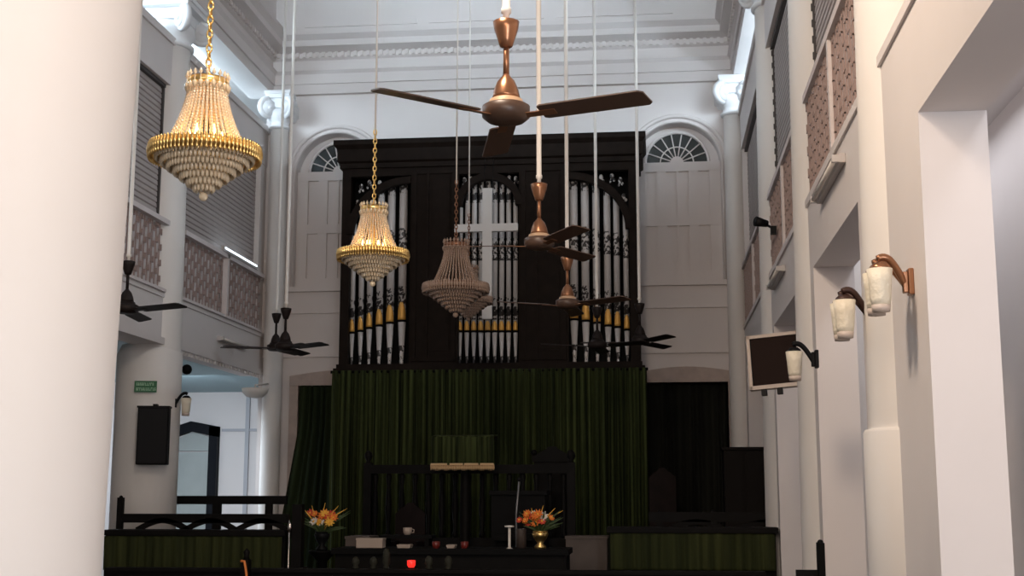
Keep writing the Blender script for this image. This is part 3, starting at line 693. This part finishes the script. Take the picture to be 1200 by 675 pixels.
stall(a.x, b.x-.26, yR, Z(830, 668, yR).z, zt, 'dark choir stall at right before the blackish door curtain', 'green pleated cloth on the front of the right stall', 9,
      [(ybr, ra.x, b.x-.26, rb_.z, ra.z)], [(ybr, ra.x+.6, zt-.05, ra.z), (ybr, ra.x+.1, zt-.05, ra.z)], [(ybr, ra.x+.45, .45, zt-.01, rb_.z), (ybr, ra.x+1.1, .45, zt-.01, rb_.z)])
# ------------------------------------------------------------------ chancel furniture
def furn(name, loc, label, cat, group=None):
    t = thing(name, loc, label, cat, group)
    def P(mb, n, m=FWOOD, parent=None):
        o = mb.build(n, m); o.location = -Vector(t.location) if parent is None else (0, 0, 0); o.parent = parent or t; return o
    return t, P
yc = 13.5; a = Z(435, 546, yc); b = Z(666, 546, yc)
t, P = furn('chancel_railing', ((a.x+b.x)/2, yc, .45), 'dark spindled chancel railing before the green curtain', 'railing')
P(MB().box((a.x-.03, yc-.04, a.z-.08), (b.x+.03, yc+.04, a.z+.01)), 'top_rail')
P(MB().box((a.x-.03, yc-.04, .45), (b.x+.03, yc+.04, 1.2)), 'lower_panel')
n = 15
for k in range(n):
    x = a.x+.05+(b.x-a.x-.1)*k/(n-1); h = a.z-.08-1.2
    P(MB().lathe([(.02, 0), (.033, .03), (.018, .08), (.036, h*.45), (.02, h*.8), (.032, h-.03), (.022, h)], (x, yc, 1.2), 10), 'spindle')
for x in (a.x-.03, b.x+.03): P(MB().box((x-.04, yc-.045, .45), (x+.04, yc+.045, a.z+.03)).lathe([(.03, 0), (.018, .02), (.045, .06), (.04, .1), (.012, .13)], (x, yc, a.z+.03), 14), 'newel_post')
# lectern with the fringed cloth
yl = 12.95; a = Z(506, 508, yl); b = Z(579, 508, yl); zb_ = Z(540, 551, yl).z
t, P = furn('lectern', ((a.x+b.x)/2, yl+.2, .45), 'dark reading desk carrying the gold-fringed green cloth', 'lectern')
P(MB().lathe([(.2, 0), (.2, .05), (.06, .1), (.045, .5), (.06, 1.0), (.045, 1.5), (.07, a.z-.56), (.16, a.z-.53)], ((a.x+b.x)/2, yl+.2, .45), 18), 'pedestal'); P(MB().prism([(yl+.01, a.z-.045), (yl+.36, a.z-.01), (yl+.36, a.z-.05), (yl+.01, a.z-.085)], a.x+.01, b.x-.01, 'X'), 'desk_top')
c = pleat('lectern_cloth', a.x, b.x, zb_+.05, a.z-.028, yl-.02, GREEN, 9, .016, seed=12, loc=((a.x+b.x)/2, yl, zb_))
tag(c, 'green cloth with gold fringe hanging over the reading desk', 'cloth')
fo = MB().prism([(yl-.03, a.z-.036), (yl+.36, a.z-.006), (yl+.36, a.z+.002), (yl-.03, a.z-.026)], a.x, b.x, 'X').build('top_flap', GREEN); fo.location = -Vector(c.location); fo.parent = c
f = MB(); x = a.x
while x < b.x: f.tube([(x, yl-.03, zb_+.06), (x+.004, yl-.034, zb_+.02), (x, yl-.03, zb_+.004*math.sin(x*70)-.002)], [.006, .009, .004], 5); x += .017
fo = f.build('fringe', FRINGE); fo.location = -Vector(c.location); fo.parent = c
f2 = MB().box((a.x, yl-.045, zb_+.05), (b.x, yl-.02, zb_+.068)).build('braid', FRINGE); f2.location = -Vector(c.location); f2.parent = c
# chairs
def chair(x, y, w, zt, m, label, crest):
    t, P = furn('high_backed_chair', (x, y, .45), label, 'chair', None)
    P(MB().box((x-w/2, y-.5, .86), (x+w/2, y, .94)), 'seat', m)
    pts = [(x-w/2, .94), (x+w/2, .94), (x+w/2, zt-.12)]+[(x+w/2-w*k/10, zt-.10+.09*math.sin(PI*k/10)+(.02 if k in (4, 5, 6) else 0)) for k in range(11)]+[(x-w/2, zt-.12)]
    P(MB().prism(pts, y, y+.05), 'backrest', m)
    if crest: P(MB().box((x-w/2-.02, y-.02, zt-.16), (x+w/2+.02, y+.02, zt-.09)).ball((x-w/2, y, zt-.06), .035, 8).ball((x+w/2, y, zt-.06), .035, 8), 'crest_rail', m)
    for sx in (-1, 1):
        P(MB().box((x+sx*(w/2-.03)-.03, y-.5, .45), (x+sx*(w/2-.03)+.03, y-.44, .86)), 'leg', m); P(MB().box((x+sx*(w/2-.03)-.03, y-.02, .45), (x+sx*(w/2-.03)+.03, y+.04, .86)), 'leg', m)
        P(MB().box((x+sx*(w/2-.02)-.025, y-.46, 1.14), (x+sx*(w/2-.02)+.025, y, 1.18)).box((x+sx*(w/2-.02)-.02, y-.46, .94), (x+sx*(w/2-.02)+.02, y-.42, 1.14)), 'armrest', m)
    return t
p = Z(647, 524, 14.3); chair(p.x, 14.3, .40, p.z, FWOOD, 'black high-backed chair rising above the right end of the chancel railing', True)
p = Z(474, 590, 13.05); chair(p.x+.06, 13.05, .30, p.z, RWOOD, 'low dark red chair in front of the spindled railing, left of the reading desk', False)
p = Z(776, 549, 14.8); chair(p.x, 14.8, .30, p.z, RWOOD, 'dark reddish chair between the green curtain and the right doorway', False)
# cabinet at the right
a = Z(848, 524, 14.5); b = Z(897, 600, 14.5)
t, P = furn('cabinet', ((a.x+b.x)/2, 14.7, .45), 'plain blackish wooden cabinet before the right doorway', 'cabinet')
DK = mat('brown_black_panel', (.008, .006, .0055), .6, spec=.12)
P(MB().box((a.x, 14.5, .45), (b.x, 14.9, a.z-.03)), 'body', DK); P(MB().box((a.x-.02, 14.47, a.z-.03), (b.x+.02, 14.92, a.z)), 'top', DK)
for s in (0, 1):
    xm = (a.x+b.x)/2; do = P(MB().box((a.x+.02+s*(xm-a.x), 14.485, .55), (xm-.01+s*(b.x-xm)-.01*s, 14.5, a.z-.08)), 'door', DK)
    P(MB().ball((xm+(.03 if s else -.03), 14.475, 1.2), .015, 8), 'knob', GOLD, do).location = (0, 0, 0)
# organ console
a = Z(578, 575, 12.9); b = Z(640, 575, 12.9)
t, P = furn('organ_console', ((a.x+b.x)/2, 13.0, .45), 'squat black console behind the right flower vase', 'console')
P(MB().box((a.x, 12.75, .45), (b.x, 13.2, a.z-.04)), 'body', BLACK); P(MB().box((a.x-.02, 12.72, a.z-.04), (b.x+.02, 13.22, a.z)), 'lid', BLACK); P(MB().box((a.x+.04, 12.62, 1.2), (b.x-.04, 12.75, 1.26)), 'key_shelf', BLACK)
# long table at the chancel step, with what stands on it
yt = 11.6; zt2 = Z(540, 643, yt).z; xa = Z(392, 643, yt).x; xb = Z(664, 643, yt).x
t, P = furn('communion_table', ((xa+xb)/2, yt, .45), 'long black table across the chancel holding flowers and candle', 'table')
P(MB().box((xa-.02, yt-.05, zt2-.05), (xb+.02, yt+.5, zt2)), 'table_top', BLACK); P(MB().box((xa+.02, yt, .55), (xb-.02, yt+.04, zt2-.05)), 'front_panel', FWOOD)
for x in (xa+.04, xb-.04):
    for y in (yt+.01, yt+.45): P(MB().box((x-.035, y-.0, .45), (x+.035, y+.05, zt2-.05)), 'leg', FWOOD)
def flowers(px, y, zb, zc, label, vlabel, seed, vase_m, R):
    rnd = random.Random(seed); x = Z(px, 600, y).x
    v = thing('vase', (x, y, zb), vlabel, 'vase'); h = (zc-zb)*.55
    MB().lathe([(.05, 0), (.055, .015), (.025, h*.3), (.06, h*.6), (.075, h*.85), (.06, h), (.05, h*.95)], n=24).build('body', vase_m, v)
    MB().lathe([(.066, h*.96), (.07, h), (.06, h+.004)], n=24).build('lip', vase_m, v)
    t = thing('flower_arrangement', (x, y, zb+h), label, 'flowers', 'flower arrangements')
    lf = MB()
    for k in range(26):
        a = rnd.uniform(0, 6.28); r = R*rnd.uniform(.6, 1.25); z = (zc-zb-h)*rnd.uniform(.3, 1.5)
        pts = [(0, 0, -h*.3), (r*.4*math.cos(a), r*.4*math.sin(a)*.6, z*.5), (r*math.cos(a), r*math.sin(a)*.6, z)]
        lf.tube(pts, [.005, .016, .002], 5)
    lf.build('leaves', LEAF, t)
    mats = [ORANGE, RED, YELLOW, ORANGE, WHITEP, RED, ORANGE, YELLOW]
    for k in range(18):
        a = rnd.uniform(0, 6.28); r = R*rnd.uniform(.1, 1.0); z = (zc-zb-h)*rnd.uniform(.55, 1.25)
        c = Vector((r*math.cos(a), r*math.sin(a)*.5-.03, z)); b = MB(); s = rnd.uniform(.026, .045); ax = Vector((math.cos(a)*.5, -.9, .6)).normalized()
        u = ax.orthogonal().normalized(); w = ax.cross(u)
        for j in range(9):
            q = 2*PI*j/9; dd = (u*math.cos(q)+w*math.sin(q)); b.tube([c, c+dd*s*.6+ax*s*.25, c+dd*s*1.15+ax*s*.45], [.006, .013, .003], 5)
        bo = b.build('bloom', mats[k % 8], t); MB().ball(c+ax*.01, .012, 8).build('flower_eye', YELLOW, bo)
    sp = MB()
    for k in range(5):
        a = -1.2+k*.6; sp.tube([(0, 0, 0), (R*.6*math.sin(a), -.02, R*.7), (R*1.05*math.sin(a)+.03, -.02, R*(1.25-.2*abs(a)))], [.003, .007, .002], 5)
    sp.build('spikes', YELLOW, t)
    return t
y = 11.75; flowers(633, y, zt2, Z(633, 606, y).z, 'orange and yellow flowers in the brass vase on the table', 'small brass vase on the right of the long black table', 3, GOLD, .18)
y = 12.35; zb_ = Z(378, 645, y).z
p = Z(378, 640, y)
t, P = furn('flower_stand', (p.x, y, .45), 'slim black pedestal under the left flowers', 'stand')
P(MB().lathe([(.16, 0), (.16, .03), (.05, .08), (.035, .3), (.05, zb_-.45-.1), (.13, zb_-.45-.02), (.13, zb_-.45)], (p.x, y, .45), 20), 'pedestal', BLACK)
flowers(378, y, zb_, Z(378, 606, y).z, 'orange, red and yellow flowers on a pedestal by the left stall', 'dark vase on the slim black pedestal', 11, BLKMET, .22)
# candle holder, post, cards, lamps on the table
p = Z(597, 642, 11.7)
t = thing('candlestick', (p.x, 11.7, zt2), 'thin white candlestick with flat drip cap left of the brass vase', 'candlestick'); hh = Z(597, 618, 11.7).z-zt2
MB().lathe([(.03, 0), (.012, .012), (.012, hh)], n=14).build('stem', WHITEP, t); MB().lathe([(.04, hh), (.045, hh+.012), (.03, hh+.016)], n=18).build('drip_cap', WHITEP, t)
p = Z(605, 640, 12.3)
t = thing('microphone_stand', (p.x, 12.3, .45), 'slender grey microphone stand beside the candlestick', 'microphone')
q = Z(606, 562, 12.3); MB().tube([(0, 0, 0), (0, 0, 1.0), (q.x-p.x+.02, 0, q.z-.45)], .009, 8).build('pole', mat('grey_steel', (.25, .25, .26), .4, metal=.6), t); MB().lathe([(.13, 0), (.12, .02), (.02, .04)], n=20).build('base', BLKMET, t); MB().ball((q.x-p.x+.02, 0, q.z-.45), .02, 10).build('microphone', BLKMET, t)
p = Z(611, 630, 11.85)
tag(MB().lathe([(.045, 0), (.045, .16), (.04, .17)], n=20).build('canister', mat('dull_brown', (.07, .05, .04), .6), loc=None), 'dull brown upright canister between candlestick and brass vase', 'canister').location = (p.x, 11.85, zt2)
for px0, px1, dz, lab, nm in ((418, 449, .085, 'ivory box standing on the left end of the black table', 'card_box'), (466, 481, .03, 'small pale card lying on the table below the white cup', 'card'), (524, 533, .03, 'pale card lying right of the middle of the table', 'card')):
    p = Z(px0, 643, 11.65); q = Z(px1, 643, 11.65)
    o = tag(MB().box((p.x, 11.62, zt2), (q.x, 11.76, zt2+dz)).build(nm, PAPER, loc=((p.x+q.x)/2, 11.69, zt2), bevel=.006), lab, 'box' if dz > .05 else 'card')
    MB().box((p.x-(p.x+q.x)/2-.003, -.072, dz-.014), (q.x-(p.x+q.x)/2+.003, .072, dz+.002)).build('lid', PAPER, o)
p = Z(477, 627, 12.25); t, P = furn('side_table', (p.x, 12.27, .45), 'low dark table behind the long black table', 'table'); zc_ = Z(477, 627, 12.25).z
P(MB().box((p.x-.25, 12.16, zc_-.03), (p.x+.25, 12.40, zc_)), 'top', BLACK)
for sx in (-.2, .2): P(MB().box((p.x+sx-.02, 12.18, .45), (p.x+sx+.02, 12.38, zc_-.03)), 'leg', BLACK)
o = tag(MB().lathe([(.035, 0), (.05, .03), (.052, .085), (.045, .085), (.04, .02)], n=20).build('cup', PAPER), 'small white cup on the low dark table left of centre', 'cup'); o.location = (p.x, 12.27, zc_); o.scale = (.8, .8, .8)
MB().tube([(.05, 0, .07), (.08, 0, .06), (.075, 0, .03), (.047, 0, .025)], .006, 6).build('handle', PAPER, o)
for px, py, y, lab in ((482, 660, 11.0, 'red glass lamp glowing at the bottom, left of centre'), (511, 648, 11.45, 'dim red glass lamp on the table edge, middle of the three'), (545, 642, 11.63, 'small dim red glass lamp, rightmost of the three')):
    p = Z(px, py, y); zz = zt2 if y > 11.5 else p.z-.03
    if px == 511: p = Z(px, 643, 11.6); zz = zt2
    t = thing('votive_lamp', (p.x, 11.6 if px != 482 else 11.0, zz), lab, 'lamp', 'red votive lamps')
    MB().lathe([(.022, 0), (.034, .02), (.036, .06), (.030, .062), (.028, .02)], n=16).build('glass', REDGL if px == 482 else mat('dull_red_glass', (.16, .02, .015), .3), t)
    MB().lathe([(.03, -.006), (.03, .002)], n=16).build('foot', BLKMET, t)
    if px == 482: VZ = zz; VX = p.x
# blocks left and right of the table
for px0, px1, y, lab in ((405, 432, 12.3, 'grey-brown box behind the left end of the black table'), (663, 711, 12.85, 'larger grey-brown box right of the long black table')):
    p = Z(px0, 629, y); q = Z(px1, 629, y)
    t, P = furn('pedestal_box', ((p.x+q.x)/2, y+.2, .45), lab, 'box')
    P(MB().box((p.x, y, .45), (q.x, y+.4, p.z)), 'body', STONE); P(MB().box((p.x-.008, y-.01, p.z-.02), (q.x+.008, y+.41, p.z+.005)), 'lid', STONE)
# shiny post
p = Z(341, 645, 11.5); q = Z(342, 607, 11.5)
t, P = furn('processional_post', (p.x, 11.5, .45), 'dark post with bright metal rod at the right end of the left stall', 'post')
P(MB().box((p.x-.0, 11.5, .45), (p.x+.09, 11.6, q.z+.12)), 'post', FWOOD); P(MB().tube([(p.x-.015, 11.48, .45), (p.x-.015, 11.48, q.z-.02)], .008, 8).ball((p.x-.012, 11.48, q.z-.08), .02, 8, (1, 1, 2.4)), 'metal_rod', mat('bright_steel', (.6, .56, .52), .25, metal=1))
# pew across the foreground
yp = 10.9; zp = Z(600, 668, yp).z
t, P = furn('pew', (-1.9, yp, 0), 'dark pew front running across the bottom of the picture', 'pew')
xl_, xr_ = Z(125, 668, yp).x, .86
P(MB().box((xl_, yp, 0), (xr_, yp+.05, zp-.03)), 'panel'); P(MB().box((xl_, yp-.04, zp-.03), (xr_, yp+.09, zp)), 'cap_rail')
for px, h in ((416, .10), (437, .10), (452, .17), (502, .11), (525, .11)):
    x = Z(px, 668, yp).x; P(MB().lathe([(.02, 0), (.03, .01), (.02, .03), (.035, .05), (.03, h*.8), (.012, h)], (x, yp+.02, zp), 12), 'finial', FIN)
vx = Z(482, 664, 11.0).x; P(MB().box((vx-.05, 10.95, zp-.02), (vx+.05, 11.05, zp+.001)), 'shelf')
for o in bpy.data.objects:
    if o.name.startswith('votive_lamp') and abs(o.location.y-11.0) < .01: o.location.z = zp+.008
# right hand pew end by the arcade
p = Z(962, 650, 7.6)
t, P = furn('pew_end', (p.x, 7.6, 0), 'short black pew end post beside the right column', 'post')
zq = Z(962, 636, 7.6).z; P(MB().box((p.x-.018, 7.56, 0), (p.x+.018, 7.66, zq)).ball((p.x, 7.61, zq), .018, 8), 'post', BLACK); P(MB().box((p.x-.14, 7.59, 0), (p.x-.02, 7.63, Z(962, 668, 7.6).z)), 'panel', FWOOD)
# pew post; the orange strip is a highlight painted on its varnished edge
p = Z(287, 657, 10.6); zt3 = Z(287, 656, 10.6).z
t, P = furn('pew_post', (p.x, 10.6, 0), 'dark bench end post with an orange highlight painted on its varnished edge at bottom left', 'post')
P(MB().box((p.x-.035, 10.6, 0), (p.x+.03, 10.68, zt3+.0)).lathe([(.03, 0), (.02, .03), (.03, .06), (.005, .09)], (p.x, 10.64, zt3), 10), 'post', FWOOD)
P(MB().tube([(p.x-.03, 10.59, zt3-.01), (p.x+.0, 10.585, zt3-.012), (p.x+.012, 10.585, zt3-.06), (p.x+.028, 10.585, zt3-.16), (p.x+.03, 10.585, .2)], .011, 8), 'varnished_edge_highlight', ORW)
# ------------------------------------------------------------------ light
def area(name, loc, target, sx, sy, power, col, spread=None):
    l = bpy.data.lights.new(name, 'AREA'); l.shape = 'RECTANGLE'; l.size = sx; l.size_y = sy; l.energy = power; l.color = col
    o = bpy.data.objects.new(name, l); COL.objects.link(o); o.location = loc
    if spread: l.spread = spread
    o.rotation_euler = (Vector(target)-Vector(loc)).to_track_quat('-Z', 'Y').to_euler(); return o
def point(name, loc, power, col, r=.08):
    l = bpy.data.lights.new(name, 'POINT'); l.energy = power; l.color = col; l.shadow_soft_size = r
    o = bpy.data.objects.new(name, l); COL.objects.link(o); o.location = loc; return o
w = bpy.data.worlds.new('world'); sc.world = w; w.use_nodes = True; bg = w.node_tree.nodes['Background']
bg.inputs['Color'].default_value = (.95, .93, .96, 1); bg.inputs['Strength'].default_value = .15
COOL = (.70, .87, 1)
area('rear_fill', (-1.8, -2.5, 4.6), (-1.9, 12, 5.4), 5, 3, 150, (1, .88, .80))  # unseen area light added behind the camera for frontal brightness
area('near_warm_fill', (.15, .6, 3.5), (.3, 6, 2.2), .8, .8, 35, (1, .70, .46))  # unseen warm light added for the near column and right pier
area('nave_warm_fill', (-1.2, 4.4, 5.4), (1.1, 7, 3.0), .8, .8, 135, (1, .80, .62))  # added warm fill for the nave faces of the right arcade
area('upper_wall_fill', (-1.9, 1.6, 7.6), (-1.9, 16, 8.5), 4.5, .8, 52, COOL, .5)  # added cool fill for the upper end wall, no window modelled
for s, x, xo in ((1, XL-.9, -7.3), (-1, XR+.6, 2.4)):
    area('gallery_window_light', (xo, 12, 6.95), (xo+s*3, 12.6, 6.7), 7, .5, 330, COOL)
    area('gallery_ceiling_fill', (x-s*.3, 13.0, 6.2), (x-s*.5, 13.0, 7.5), 7, .3, 190, COOL)  # added upward fill brightening the gallery ceilings behind the gap
area('right_aisle_fill', (1.70, 6, 3.8), (1.70, 6, 0), .3, 10, 36, (.93, .94, 1))  # added fill along the right aisle, brightens its outer wall
area('aisle_jamb_fill', (1.7, -.6, 2.2), (1.75, 8, 1.9), .6, 2.2, 95, (.86, .92, 1))  # added cool fill aimed down the right aisle at the pier jamb
area('left_aisle_light', (-6.4, 16.5, 3.1), (-6.4, 18, 0), 1.2, 3.5, 190, (.78, .89, 1))  # unseen area light added to brighten the left aisle wall
point('chandelier_light', (-2.0, 5.5, 3.15), 5, (1, .70, .38), .06)
point('chandelier_light', (-1.997, 9.0, 3.33), 4.5, (1, .70, .38), .06)
